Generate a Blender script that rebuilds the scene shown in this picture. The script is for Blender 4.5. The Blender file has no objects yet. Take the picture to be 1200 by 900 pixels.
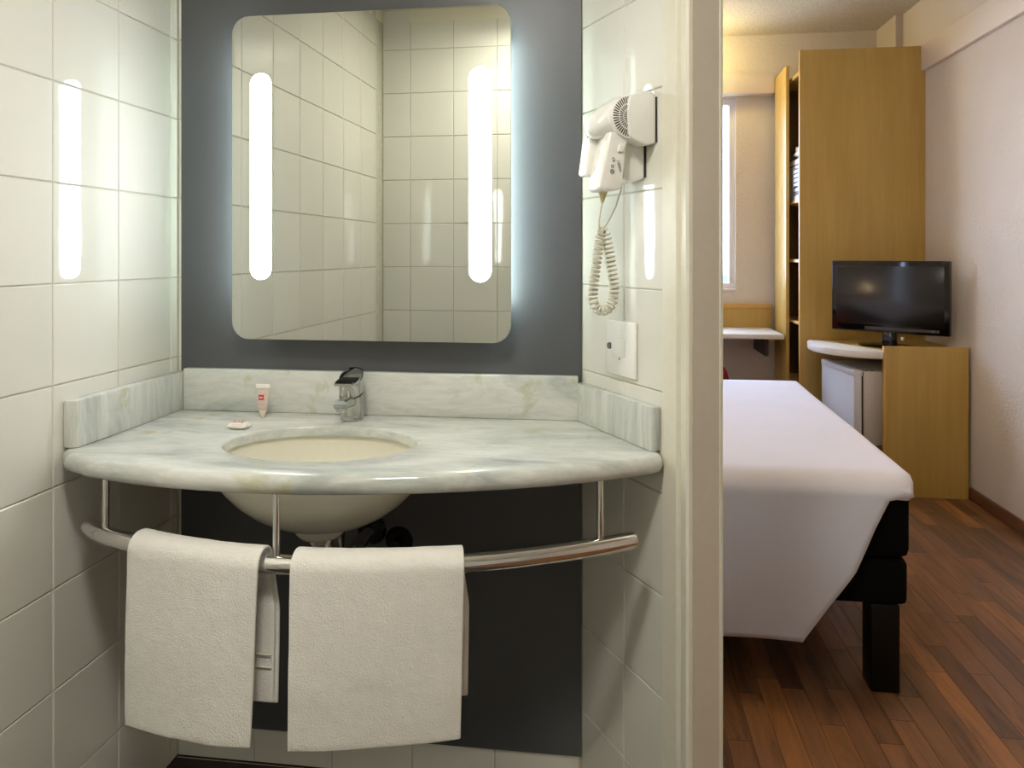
import bpy, bmesh, math, random
from mathutils import Vector, Matrix, noise
random.seed(7)
PI = math.pi
C = bpy.context.scene.collection
sc = bpy.context.scene

# ---------------------------------------------------------------- camera
cam_d = bpy.data.cameras.new('camera'); cam = bpy.data.objects.new('camera', cam_d); C.objects.link(cam)
cam_d.sensor_width = 36; cam_d.lens = 26.4; cam_d.shift_y = -152/1200; cam_d.clip_start = .02
cam.location = (0, 0, 1.25); cam.rotation_euler = (PI/2, 0, math.atan(115/880))
sc.camera = cam
# ---------------------------------------------------------------- world, lights, exposure
w = bpy.data.worlds.new('sky'); sc.world = w; w.use_nodes = True
nt = w.node_tree; nt.nodes.clear()
out = nt.nodes.new('ShaderNodeOutputWorld'); bg = nt.nodes.new('ShaderNodeBackground')
bg.inputs[0].default_value = (.56, .70, 1, 1); bg.inputs[1].default_value = 18.0
nt.links.new(bg.outputs[0], out.inputs[0])
sc.view_settings.view_transform = 'Standard'; sc.view_settings.look = 'None'
sc.view_settings.exposure = 0.0; sc.view_settings.gamma = 1; sc.view_settings.use_curve_mapping = False
LED = 25.0            # mirror light strips
def light(name, kind, loc, power, col, size=.2, rot=(0,0,0), size_y=None, portal=False):
    l = bpy.data.lights.new(name, kind); l.color = col; l.energy = power
    if kind == 'AREA':
        l.size = size
        if size_y: l.shape = 'RECTANGLE'; l.size_y = size_y
        else: l.shape = 'DISK'
        if portal: l.cycles.is_portal = True
    else: l.shadow_soft_size = size
    o = bpy.data.objects.new(name, l); C.objects.link(o); o.location = loc; o.rotation_euler = rot
    return o
light('window_portal', 'AREA', (.20, 5.42, 1.67), 1, (1,1,1), 1.3, (-PI/2,0,0), 1.32, True)
light('bathroom_ceiling_light', 'AREA', (-.30, .42, 2.27), 16, (1, .955, .87), .28)
light('bedroom_ceiling_light', 'AREA', (.75, 2.55, 2.66), 10, (1, .74, .42), .34)
light('wall_uplight', 'POINT', (.45, 5.02, 2.56), 14, (1, .83, .36), .06)
light('bedside_wall_light', 'POINT', (-1.08, 3.08, 1.22), 8, (1, .74, .38), .07)

# ---------------------------------------------------------------- materials
def srgb(r, g, b):
    f = lambda c: (c/255/12.92) if c/255 <= .04045 else ((c/255+.055)/1.055)**2.4
    return (f(r), f(g), f(b), 1)
class NT:
    def __init__(s, name):
        s.m = bpy.data.materials.new(name); s.m.use_nodes = True; s.t = s.m.node_tree
        s.b = s.t.nodes['Principled BSDF']
    def n(s, t, **k):
        q = s.t.nodes.new(t)
        for a, v in k.items(): setattr(q, a, v)
        return q
    def l(s, a, b): s.t.links.new(a, b)
    def pos(s, scale=(1,1,1), rot=(0,0,0)):
        g = s.n('ShaderNodeNewGeometry'); mp = s.n('ShaderNodeMapping')
        mp.inputs['Scale'].default_value = scale; mp.inputs['Rotation'].default_value = rot
        s.l(g.outputs['Position'], mp.inputs[0]); return mp.outputs[0]
    def noise(s, vec, scale=5, detail=4, rough=.5, dist=0):
        q = s.n('ShaderNodeTexNoise'); q.inputs['Scale'].default_value = scale; q.inputs['Detail'].default_value = detail
        q.inputs['Roughness'].default_value = rough; q.inputs['Distortion'].default_value = dist
        s.l(vec, q.inputs['Vector']); return q.outputs['Fac']
    def ramp(s, fac, stops):
        q = s.n('ShaderNodeValToRGB'); e = q.color_ramp.elements
        e[0].position, e[0].color = stops[0]; e[1].position, e[1].color = stops[-1]
        for p, c in stops[1:-1]:
            x = e.new(p); x.color = c
        s.l(fac, q.inputs[0]); return q.outputs[0]
    def mix(s, fac, a, b, mode='MIX'):
        q = s.n('ShaderNodeMix', data_type='RGBA', blend_type=mode)
        for i, v in ((0, fac), (6, a), (7, b)):
            if hasattr(v, 'links'): s.l(v, q.inputs[i])
            else: q.inputs[i].default_value = v
        return q.outputs[2]
    def bump(s, h, strength=.2, dist=.002):
        q = s.n('ShaderNodeBump'); q.inputs['Strength'].default_value = strength; q.inputs['Distance'].default_value = dist
        s.l(h, q.inputs['Height']); s.l(q.outputs[0], s.b.inputs['Normal'])
    def set(s, col=None, rough=None, metal=None, **k):
        if col is not None:
            if hasattr(col, 'links'): s.l(col, s.b.inputs['Base Color'])
            else: s.b.inputs['Base Color'].default_value = col
        if rough is not None: s.b.inputs['Roughness'].default_value = rough
        if metal is not None: s.b.inputs['Metallic'].default_value = metal
        for a, v in k.items(): s.b.inputs[a.replace('_', ' ')].default_value = v
        return s.m
def plain(name, col, rough=.5, metal=0, nscale=60, var=.04, bump=.05, **k):
    """plain colour with faint procedural mottling and relief"""
    t = NT(name); f = t.noise(t.pos(), nscale, 3)
    dark = tuple(c*(1-var) for c in col[:3])+(1,); lite = tuple(min(1, c*(1+var)) for c in col[:3])+(1,)
    c = t.ramp(f, [(.3, dark), (.7, lite)])
    if bump: t.bump(f, bump, .001)
    return t.set(c, rough, metal, **k)
M = {}
t = NT('glazed_tile'); oi = t.n('ShaderNodeObjectInfo')
c = t.ramp(oi.outputs['Random'], [(0, srgb(231,229,218)), (.5, srgb(235,233,223)), (1, srgb(228,227,216))])
t.bump(t.noise(t.pos(), 9, 1), .10, .004); M['tile'] = t.set(c, .045, Coat_Weight=.3)
M['grout'] = plain('tile_grout', srgb(205,203,186), .8, var=.08)
t = NT('dark_satin_paint'); f = t.noise(t.pos(), 3, 3)
t.bump(t.noise(t.pos(), 140, 2), .08, .001); M['dark'] = t.set(t.ramp(f, [(.3, srgb(80,81,85)), (.7, srgb(86,87,91))]), .38)
t = NT('corner_tile'); M['cream'] = plain('cream_frame_paint', srgb(228,224,207), .35, var=.02)
M['jamb'] = plain('beige_jamb_paint', srgb(212,203,187), .45, var=.02)
def marble(name, rot, sc_):
    t = NT(name); v = t.pos(sc_, rot)
    a = t.noise(v, 3.2, 7, .62, .6); b = t.noise(v, 9, 6, .6, .9)
    base = t.ramp(a, [(.30, srgb(172,177,172)), (.42, srgb(198,202,196)), (.55, srgb(220,221,215)), (.7, srgb(208,211,205))])
    vein = t.ramp(b, [(.40, (1,1,1,1)), (.48, (.78,.80,.80,1)), (.53, (1,1,1,1))])
    c = t.mix(.38, base, vein, 'MULTIPLY')
    g = t.ramp(t.noise(t.pos((1.4,1.4,1.4), rot), 8, 5, .6, .4), [(.60, (0,0,0,1)), (.72, (1,1,1,1))])
    c = t.mix(t.mix(.6, (0,0,0,1), g), c, srgb(176,170,112))
    return t.set(c, .16, Coat_Weight=.2)
M['marble'] = marble('marble_lengthwise', (0,0,.03), (1.0,3.6,4.2))
M['marble_v'] = marble('marble_upright_grain', (0,0,.1), (4.5,4.5,.7))
M['ceramic'] = plain('cream_ceramic', srgb(228,224,207), .12, var=.01, bump=0)
M['chrome'] = plain('polished_chrome', (.80,.80,.80,1), .035, 1, var=.01, bump=0)
M['chrome_tap'] = plain('greyish_tap_chrome', (.52,.53,.53,1), .05, 1, var=.01, bump=0)
M['chrome_dk'] = plain('dull_chrome', (.35,.35,.36,1), .22, 1, var=.05)
M['mirror'] = plain('mirror_silver', (.56,.575,.53,1), .0, 1, var=0, bump=0)
M['mirror_edge'] = plain('mirror_glass_edge', srgb(215,228,215), .15, 0, var=.02, bump=0)
t = NT('lit_strip'); M['led'] = t.set((1,1,1,1), .4, Emission_Color=(.90,.965,1,1), Emission_Strength=LED)
t = NT('back_glow_led'); M['led_back'] = t.set((1,1,1,1), .4, Emission_Color=(.80,1,.96,1), Emission_Strength=24)
t = NT('lamp_diffuser'); M['diffuser'] = t.set((1,1,1,1), .4, Emission_Color=(1,.94,.84,1), Emission_Strength=9)
t = NT('warm_diffuser'); M['diffuser_w'] = t.set((1,1,1,1), .4, Emission_Color=(1,.78,.48,1), Emission_Strength=5)
t = NT('terry_cloth'); v = t.pos()
f = t.noise(v, 300, 3, .8); g_ = t.noise(v, 40, 4)
q = t.n('ShaderNodeMath', operation='ADD'); t.l(f, q.inputs[0]); t.l(g_, q.inputs[1]); t.bump(q.outputs[0], .8, .003)
M['towel'] = t.set(t.ramp(g_, [(.3, srgb(245,242,234)), (.7, srgb(249,247,240))]), .95, Sheen_Weight=.3)
M['towel_hem'] = plain('flat_woven_hem', srgb(214,207,190), .9, nscale=500)
M['plastic'] = plain('white_plastic', srgb(246,245,240), .22, var=.01, bump=0)
M['plastic_y'] = plain('yellowed_plastic', srgb(206,196,150), .4, var=.05)
M['cord'] = plain('cream_cord', srgb(216,213,196), .35, var=.02, bump=0)
M['black'] = plain('black_slots', srgb(22,22,22), .5)
M['blackgloss'] = plain('glossy_black_plastic', srgb(12,12,13), .08, bump=0)
M['screen'] = plain('dark_screen_glass', srgb(24,20,17), .21, bump=0)
M['greytext'] = plain('grey_print', srgb(110,110,105), .6, bump=0)
M['red'] = plain('red_print', srgb(196,28,44), .4, bump=0)
M['whiteprint'] = plain('white_print', srgb(245,240,238), .4, bump=0)
M['pinkprint'] = plain('pale_red_print', srgb(226,120,105), .5, bump=0)
t = NT('clear_pinkish_plastic'); t.set(srgb(250,236,226), .14, IOR=1.06, Transmission_Weight=.45); M['clear'] = t.m
M['tube_cap'] = plain('peach_cap_plastic', srgb(232,214,196), .4, var=.02)
M['sachet'] = plain('white_wrapper', srgb(240,236,226), .3, nscale=150, var=.03, bump=.5)
def beech(name, a, b, c3):
    t = NT(name); v = t.pos((14,14,.8)); f = t.noise(v, 3, 6, .6, .5); g = t.noise(t.pos((2.2,2.2,.45)), 3, 2)
    col = t.mix(.4, t.ramp(f, [(.25, a), (.5, b), (.75, c3)]), t.ramp(g, [(.3, a), (.7, c3)]))
    t.bump(f, .04, .001); return t.set(col, .38)
M['beech'] = beech('beech_laminate', srgb(178,144,70), srgb(190,155,80), srgb(200,166,92))
M['beech_edge'] = beech('beech_edge_band', srgb(200,155,80), srgb(210,163,88), srgb(216,172,98))
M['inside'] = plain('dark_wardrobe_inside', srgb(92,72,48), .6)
M['laminate'] = plain('white_laminate', srgb(226,222,214), .3, var=.01)
M['fridge'] = plain('white_enamel', srgb(222,222,226), .3, var=.02, nscale=300, bump=.1)
M['fridge_side'] = plain('fridge_side_enamel', srgb(205,198,190), .4, var=.02)
M['dark_grey'] = plain('dark_grey_seal_and_shadow_gap', srgb(60,55,52), .6)  # fridge seal and small dark parts; also the dryer holder's painted shadow gap
M['sheet'] = plain('white_cotton_sheet', srgb(219,219,231), .9, nscale=5, var=.015, bump=.15)
M['bedblack'] = plain('black_bed_fabric', srgb(8,8,9), .9, nscale=500, bump=.2, Specular_IOR_Level=.12)
M['bedleg'] = plain('black_lacquered_leg', srgb(8,8,9), .35, Specular_IOR_Level=.25)
M['redchair'] = plain('glossy_red_shell', srgb(150,14,26), .3, bump=0)
t = NT('textured_wall_paint'); f = t.noise(t.pos((1,1,1)), 75, 4, .6)
t.bump(f, .8, .005); M['plaster'] = t.set(t.ramp(t.noise(t.pos(), 2, 2), [(.3, srgb(214,202,188)), (.7, srgb(220,208,194))]), .8)
t = NT('popcorn_ceiling'); f = t.noise(t.pos(), 62, 4, .8)
t.bump(f, 1.0, .022); M['popcorn'] = t.set(t.ramp(f, [(.38, srgb(226,216,202)), (.58, srgb(246,238,226))]), .95)
M['white_wall'] = plain('bathroom_ceiling_paint', srgb(232,226,206), .7, var=.01)
M['trim'] = plain('cream_board_paint', srgb(226,212,196), .5, var=.015)
t = NT('floor_strip_wood'); oi = t.n('ShaderNodeObjectInfo')
v = t.pos((16,1.5,16)); v2 = t.n('ShaderNodeVectorMath', operation='ADD'); t.l(v, v2.inputs[0])
cx = t.n('ShaderNodeCombineXYZ'); mm = t.n('ShaderNodeMath', operation='MULTIPLY'); mm.inputs[1].default_value = 40
t.l(oi.outputs['Random'], mm.inputs[0]); t.l(mm.outputs[0], cx.inputs[0]); t.l(mm.outputs[0], cx.inputs[1]); t.l(cx.outputs[0], v2.inputs[1])
f = t.noise(v2.outputs[0], 1.6, 6, .62, 1.2)
tone = t.ramp(oi.outputs['Random'], [(0, srgb(84,58,40)), (.22, srgb(118,82,56)), (.45, srgb(136,94,62)), (.7, srgb(108,76,54)), (.86, srgb(160,108,62)), (1, srgb(94,68,50))])
grain = t.ramp(f, [(.30, (.34,.31,.30,1)), (.48, (.92,.92,.92,1)), (.68, (1.35,1.25,1.12,1))])
M['plank'] = t.set(t.mix(.8, tone, grain, 'MULTIPLY'), .36); t.bump(f, .03, .001)
M['underfloor'] = plain('floor_joint_brown', srgb(62,36,22), .7)
M['skirting'] = plain('brown_skirting_wood', srgb(112,72,52), .4, nscale=20, var=.1)
M['darktile'] = plain('dark_brown_floor_tile', srgb(48,34,29), .55, nscale=15, var=.1)
M['frame_white'] = plain('white_window_frame', srgb(228,222,216), .4, var=.01)
t = NT('window_glass'); t.set((1,1,1,1), 0, IOR=1.01, Transmission_Weight=1); M['glass'] = t.m
M['facade'] = plain('pale_facade', srgb(200,205,205), .8, nscale=1, var=.05)
M['facade_win'] = plain('dark_facade_window', srgb(70,95,115), .2)
M['leaf'] = plain('dark_leaves', srgb(60,90,50), .8, nscale=3, var=.3)
M['bark'] = plain('brown_bark', srgb(90,70,50), .9)
M['street'] = plain('grey_ground', srgb(140,140,135), .9, nscale=1, var=.08)

# ---------------------------------------------------------------- helpers
XF = [Matrix()]
def mk(name, verts, faces, m, parent=None, smooth=False, bm=None, recalc=True):
    if bm is None:
        bm = bmesh.new(); vs = [bm.verts.new(v) for v in verts]
        for f in faces:
            try: bm.faces.new([vs[i] for i in f])
            except ValueError: pass
    if recalc: bmesh.ops.recalc_face_normals(bm, faces=bm.faces)
    off = Vector()
    p = parent
    while p is not None: off += p.location; p = p.parent
    for v in bm.verts: v.co = XF[0] @ v.co - off
    me = bpy.data.meshes.new(name); bm.to_mesh(me); bm.free()
    me.materials.append(M[m])
    if smooth:
        for p in me.polygons: p.use_smooth = True
    o = bpy.data.objects.new(name, me); C.objects.link(o); o.parent = parent
    return o
def smooth_angle(o, a=40):
    me = o.data; bm = bmesh.new(); bm.from_mesh(me)
    for f in bm.faces: f.smooth = True
    for e in bm.edges:
        e.smooth = not (len(e.link_faces) == 2 and e.calc_face_angle(0) > math.radians(a))
    bm.to_mesh(me); bm.free(); return o
def bx(bm, x0, x1, y0, y1, z0, z1, bev=0, seg=2):
    r = bmesh.ops.create_cube(bm, size=1); vs = r['verts']
    for v in vs: v.co = Vector(((x0+x1)/2+v.co.x*(x1-x0), (y0+y1)/2+v.co.y*(y1-y0), (z0+z1)/2+v.co.z*(z1-z0)))
    if bev:
        es = list({e for v in vs for e in v.link_edges})
        bmesh.ops.bevel(bm, geom=es, offset=bev, segments=seg, affect='EDGES', profile=.5)
def box(name, m, parent, x0, x1, y0, y1, z0, z1, bev=0, seg=2):
    bm = bmesh.new(); bx(bm, x0, x1, y0, y1, z0, z1, bev, seg)
    o = mk(name, 0, 0, m, parent, bm=bm)
    return smooth_angle(o, 50) if bev else o
def boxes(name, m, parent, lst, bev=0):
    bm = bmesh.new()
    for b in lst: bx(bm, *b, bev)
    return mk(name, 0, 0, m, parent, bm=bm)
def prism(name, m, parent, pts, z0, z1, bev=0):
    n = len(pts); v = [(x, y, z0) for x, y in pts]+[(x, y, z1) for x, y in pts]
    f = [tuple(range(n))[::-1], tuple(range(n, 2*n))]+[(i, (i+1) % n, n+(i+1) % n, n+i) for i in range(n)]
    bm = bmesh.new(); vs = [bm.verts.new(a) for a in v]
    for q in f: bm.faces.new([vs[i] for i in q])
    if bev: bmesh.ops.bevel(bm, geom=[e for e in bm.edges], offset=bev, segments=2, affect='EDGES', profile=.5)
    return smooth_angle(mk(name, 0, 0, m, parent, bm=bm), 35)
def tube_bm(bm, pts, r, n=12, cap=True):
    pts = [Vector(p) for p in pts]; rs = r if isinstance(r, (list, tuple)) else [r]*len(pts)
    up = None; rings = []
    for i, p in enumerate(pts):
        d = (pts[min(i+1, len(pts)-1)]-pts[max(i-1, 0)]).normalized()
        if up is None: up = d.orthogonal().normalized()
        up = (up-d*up.dot(d)).normalized(); s = d.cross(up)
        rings.append([bm.verts.new(p+(up*math.cos(2*PI*k/n)+s*math.sin(2*PI*k/n))*rs[i]) for k in range(n)])
    for a, b in zip(rings, rings[1:]):
        for k in range(n): bm.faces.new((a[k], a[(k+1) % n], b[(k+1) % n], b[k]))
    if cap: bm.faces.new(rings[0][::-1]); bm.faces.new(rings[-1])
def tube(name, m, parent, pts, r, n=12):
    bm = bmesh.new(); tube_bm(bm, pts, r, n); return smooth_angle(mk(name, 0, 0, m, parent, bm=bm), 50)
def loft(name, m, parent, rings, caps=True, angle=45):
    """rings: equal-length closed loops of points"""
    n = len(rings[0]); v = [p for r in rings for p in r]; f = []
    for i in range(len(rings)-1):
        for k in range(n): f.append((i*n+k, i*n+(k+1) % n, (i+1)*n+(k+1) % n, (i+1)*n+k))
    if caps: f.append(tuple(range(n))[::-1]); f.append(tuple(range((len(rings)-1)*n, len(rings)*n)))
    return smooth_angle(mk(name, v, f, m, parent), angle)
def lathe(name, m, parent, cx, cy, prof, n=40, ex=1, ey=1, caps=False, angle=45):
    rings = [[(cx+math.cos(2*PI*k/n)*r*ex, cy+math.sin(2*PI*k/n)*r*ey, z) for k in range(n)] for r, z in prof]
    return loft(name, m, parent, rings, caps, angle)
def empty(name, loc, label, cat, group=None):
    o = bpy.data.objects.new(name, None); C.objects.link(o); o.location = XF[0] @ Vector(loc); o.empty_display_size = .05
    return tag(o, label, cat, group)
def tag(o, label, cat, group=None):
    o['label'] = label; o['category'] = cat
    if group: o['group'] = group
    return o
def struct(o): o['kind'] = 'structure'; return o
def text(name, body, size, mat4, m, parent, ext=.0002):
    cu = bpy.data.curves.new('t', 'FONT'); cu.body = body; cu.size = size; cu.extrude = ext
    cu.align_x = 'CENTER'; cu.align_y = 'CENTER'; cu.resolution_u = 3
    o = bpy.data.objects.new('t', cu); C.objects.link(o)
    me = bpy.data.meshes.new_from_object(o.evaluated_get(bpy.context.evaluated_depsgraph_get()))
    bpy.data.objects.remove(o); bm = bmesh.new(); bm.from_mesh(me)
    bm.transform(mat4); return mk(name, 0, 0, m, parent, bm=bm)
def copy_tree(o, parent=None):
    c = o.copy(); C.objects.link(c)
    if parent: c.parent = parent
    for ch in list(o.children): copy_tree(ch, c)
    return c

# ---------------------------------------------------------------- setting: bathroom shell
LX, BY = -1.07, 1.75                     # left wall and back wall faces
AX = Vector((-.065, 1.75, 0))            # corner of back wall and slanted partition
EW = Vector((.5202, -.8540, 0)); NW = Vector((-.8540, -.5202, 0))
def W(t, n, z=0): return AX+EW*t+NW*n+Vector((0, 0, z))
_tc = {}
def tile(parent, o3, rz, wd, ht, m='tile', th=.005, name='tile', flat=False):
    """glazed tile, local x = width, z = height, glazed face looks along -y"""
    key = (round(wd, 4), round(ht, 4), m, flat, th)
    if key not in _tc:
        g = .0011; c = .0016
        x0, x1, z0, z1 = g, wd-g, g, ht-g
        v = [(x0,0,z0),(x1,0,z0),(x1,0,z1),(x0,0,z1)]+[(x0,-th+c,z0),(x1,-th+c,z0),(x1,-th+c,z1),(x0,-th+c,z1)]+[(x0+c,-th,z0+c),(x1-c,-th,z0+c),(x1-c,-th,z1-c),(x0+c,-th,z1-c)]
        if flat: v = [(a, d, -b) for a, b, d in v]
        f = [(0,1,2,3)]+[(i, (i+1) % 4, 4+(i+1) % 4, 4+i) for i in range(4)]+[(4+i, 4+(i+1) % 4, 8+(i+1) % 4, 8+i) for i in range(4)]+[(8,9,10,11)]
        me = bpy.data.meshes.new(name); me.from_pydata(v, [], f); me.materials.append(M[m])
        b = bmesh.new(); b.from_mesh(me); bmesh.ops.recalc_face_normals(b, faces=b.faces); b.to_mesh(me); b.free(); _tc[key] = me
    o = bpy.data.objects.new(name, _tc[key]); C.objects.link(o); o.parent = parent; o.location = o3
    j = .0022 if not flat else 0
    o.rotation_euler = (random.uniform(-j, j), 0, rz+random.uniform(-j, j))
    return o
def Z0(k): return .007+.1975*k
rows = [(0, .007+.1975)]+[(Z0(k), .1975) for k in range(1, 12)]      # (bottom, height); the first reaches the floor
GB = .0035                                # tile face stands this proud of the grout
# left wall: glazed face at LX
wl = struct(box('wall_left', 'grout', None, LX-.12, LX-GB, -.9, BY+.1, 0, 2.40))
cols = [1.327+.1965*k for k in range(-6, 2)]
for k, (z, h) in enumerate(rows):
    hh = min(h, 2.36-z)
    for y in cols: tile(wl, (LX-.005, y, z), PI/2, .1965, hh)
    tile(wl, (LX-.005, cols[-1]+.1965, z), PI/2, .030, hh)
wb = struct(box('wall_back', 'grout', None, LX-.12, AX.x+.055, BY+GB, BY+.12, 0, 2.80))
for k, (z, h) in enumerate(rows):
    tile(wb, (LX+.001, BY+.005, z), 0, .2 if k == 0 else .0215, min(h, 2.36-z))
for k in range(1, 5): tile(wb, (LX+.2*k, BY+.005, 0), 0, .2, rows[0][1])
bm = bmesh.new(); bx(bm, LX+.0125, AX.x-.001, BY-.005, BY+.002, .086, 2.36)
pp = mk('painted_panel', 0, 0, 'dark', wb, bm=bm)
# slanted partition on the right of the basin
pts = [W(-.02, -.0035), W(.322, -.0035), W(.322, -.072), W(-.11, -.072)]
wp = struct(prism('wall_partition', 'grout', None, [(p.x, p.y) for p in pts], 0, 2.80))
rzp = math.atan2(EW.y, EW.x)
for k, (z, h) in enumerate(rows):
    zz = max(0, z-.012); hh = (z+h-.012)-zz
    hh = min(hh, 2.36-zz)
    for t0, wd in ((0, .180), (.180, .1425)):
        p = W(t0, -.005, zz); tile(wp, p, rzp, wd, hh)
# steel door frame on the partition's free end
prof = [(.3225,-.004),(.3225,.0035),(.366,.0035),(.3685,.001),(.3700,-.004),(.379,-.004),(.381,.0025),(.386,.0045),(.398,.0045),(.4025,.001),(.4035,-.004),(.4035,-.066),(.4060,-.0675),(.4060,-.0735),(.400,-.0765),(.3225,-.0765),(.3225,-.072)]
pp_ = [W(a, b) for a, b in prof]
dfm = prism('door_1', 'cream', None, [(p.x, p.y) for p in pp_], 0, 2.36); struct(dfm)
fc = [W(.4036,-.005), W(.4045,-.005), W(.4045,-.066), W(.4036,-.066)]
prism('jamb_face', 'jamb', dfm, [(p.x, p.y) for p in fc], 0, 2.36)
# rear wall seen in the mirror, and the walls behind the camera
wr = struct(boxes('wall_rear', 'grout', None, [(LX-.1, -.335, -.05, .06-GB, 0, 2.40), (-.434, -.335, -.9, -.05, 0, 2.40), (LX-.1, 1.95, -1.0, -.9, 0, 2.40)]))
rc = [LX+.13, LX+.33, LX+.53]
for k, (z, h) in enumerate(rows):
    hh = min(h, 2.36-z)
    tile(wr, (rc[0], .06-.005, z), PI, .13, hh); tile(wr, (rc[1], .055, z), PI, .2, hh); tile(wr, (rc[2], .055, z), PI, .2, hh)
    tile(wr, (-.335, .055, z), PI, .205, hh)
clb = struct(boxes('ceiling', 'white_wall', None, [(LX-.12, 1.95, -1.0, 1.45, 2.36, 2.42), (LX-.12, .0, 1.45, 1.86, 2.36, 2.42)]))
def cove(name, pts):
    a, b = pts; a = Vector(a); b = Vector(b); d = (b-a).normalized(); nrm = Vector((-d.y, d.x, 0))
    pr = [(0,0),(.055,0),(.055,-.007),(.045,-.010),(.030,-.018),(.018,-.032),(.010,-.046),(.004,-.050),(.004,-.058),(0,-.058)]
    rr = [[tuple(p+nrm*u+Vector((0,0,v))) for u, v in pr] for p in (a, b)]
    return struct(loft(name, 'white_wall', None, rr, True, 30))
cove('trim_1', ((LX, .06, 2.36), (LX, 1.75, 2.36))).scale = (1,1,1)
cove('trim_2', ((-.335, .06, 2.36), (LX, .06, 2.36)))

# floors
fb = struct(box('floor', 'underfloor', None, LX-.12, 2.0, -1.0, 5.5, -.12, -.004))
fbt = struct(prism('floor', 'grout', None, [(LX,-.9),(.16,-.9),(.16,1.36),(-.065,1.75),(LX,1.75)], -.005, -.0025))
for i in range(4):
    for j in range(8):
        x = LX+.307*i; y = 1.745-.33*(j+1)
        if x+.30 > .0 and j == 0: continue
        tile(fbt, (x, y, -.005), 0, .305, .33, 'darktile', .0055, 'floor_tile', True)
sw, x, npl = .0635, .172, 0
ci = 0
while x < 1.815:
    y = 1.30-random.uniform(0, .5)
    wd = min(sw, 1.83-x)
    while y < 4.72:
        ln = random.choice((.38, .46, .55, .64)); y1 = min(y+ln, 4.74); y0 = max(y, 1.30)
        if y1-y0 > .03 and npl < 290:
            g = .0004
            me_key = None
            v = [(x+g, y0+g, -.006), (x+wd-g, y0+g, -.006), (x+wd-g, y1-g, -.006), (x+g, y1-g, -.006),
                 (x+g, y0+g, -.0008), (x+wd-g, y0+g, -.0008), (x+wd-g, y1-g, -.0008), (x+g, y1-g, -.0008),
                 (x+2*g, y0+2*g, 0), (x+wd-2*g, y0+2*g, 0), (x+wd-2*g, y1-2*g, 0), (x+2*g, y1-2*g, 0)]
            f = [(0,1,2,3)]+[(i, (i+1) % 4, 4+(i+1) % 4, 4+i) for i in range(4)]+[(4+i, 4+(i+1) % 4, 8+(i+1) % 4, 8+i) for i in range(4)]+[(8,9,10,11)]
            mk('plank', v, f, 'plank', fb); npl += 1
        y += ln
    x += sw; ci += 1
rest = mk('plank_field', *(lambda bs: ([p for b in bs for p in ((b[0],b[2],-.0008),(b[1],b[2],-.0008),(b[1],b[3],-.0008),(b[0],b[3],-.0008))], [tuple(range(4*i, 4*i+4)) for i in range(len(bs))]))(
    [(-1.3+.0635*i, -1.3+.0635*i+.0627, 1.87, 5.35) for i in range(23)]+[(.172+.0635*i, .172+.0635*i+.0627, -.9, 1.298) for i in range(26)]+[(.172+.0635*i, .172+.0635*i+.0627, 4.742, 5.35) for i in range(15)]), 'plank', fb)
rest['kind'] = 'stuff'

# bedroom shell
RX, FY, CZ = 1.83, 5.35, 2.76
struct(box('wall_right', 'plaster', None, RX, RX+.12, -.9, FY+.1, 0, CZ))
struct(boxes('wall_far', 'plaster', None, [(-1.4, -.45, FY, FY+.14, 0, CZ), (.86, RX, FY, FY+.14, 0, CZ), (-.45, .86, FY, FY+.14, 0, 1.01), (-.45, .86, FY, FY+.14, 2.33, CZ)]))
struct(box('wall_bedroom_left', 'plaster', None, -1.42, -1.30, BY+.10, FY+.1, 0, CZ))
struct(boxes('wall_header', 'plaster', None, [(.16, RX, 1.40, 1.46, 2.42, CZ)]))
struct(box('ceiling', 'popcorn', None, -1.42, RX+.1, 1.40, FY+.12, CZ, CZ+.08))
struct(box('trim_3', 'trim', None, RX-.028, RX, 1.5, 4.665, 2.32, 2.47, .002))
struct(box('trim_4', 'trim', None, -1.3, 1.10, FY-.10, FY, 2.34, 2.475, .002))
struct(box('column', 'plaster', None, 1.785, RX, 5.01, FY, 0, CZ))
struct(box('baseboard_right', 'skirting', None, RX-.014, RX, 1.4, 4.10, 0, .062, .003))
wn = struct(boxes('window_1', 'frame_white', None, [(-.45,.86,FY+.03,FY+.10,1.01,1.05), (-.45,.86,FY+.03,FY+.10,2.29,2.33), (-.45,-.41,FY+.03,FY+.10,1.05,2.29), (.82,.86,FY+.03,FY+.10,1.05,2.29), (.185,.225,FY+.03,FY+.10,1.05,2.29)], .004))
for a, b in ((-.41,.185), (.225,.82)): box('pane', 'glass', wn, a, b, FY+.06, FY+.066, 1.05, 2.29)
box('window_sill', 'frame_white', wn, -.45, .86, FY-.015, FY+.03, .998, 1.012, .003)

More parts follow.
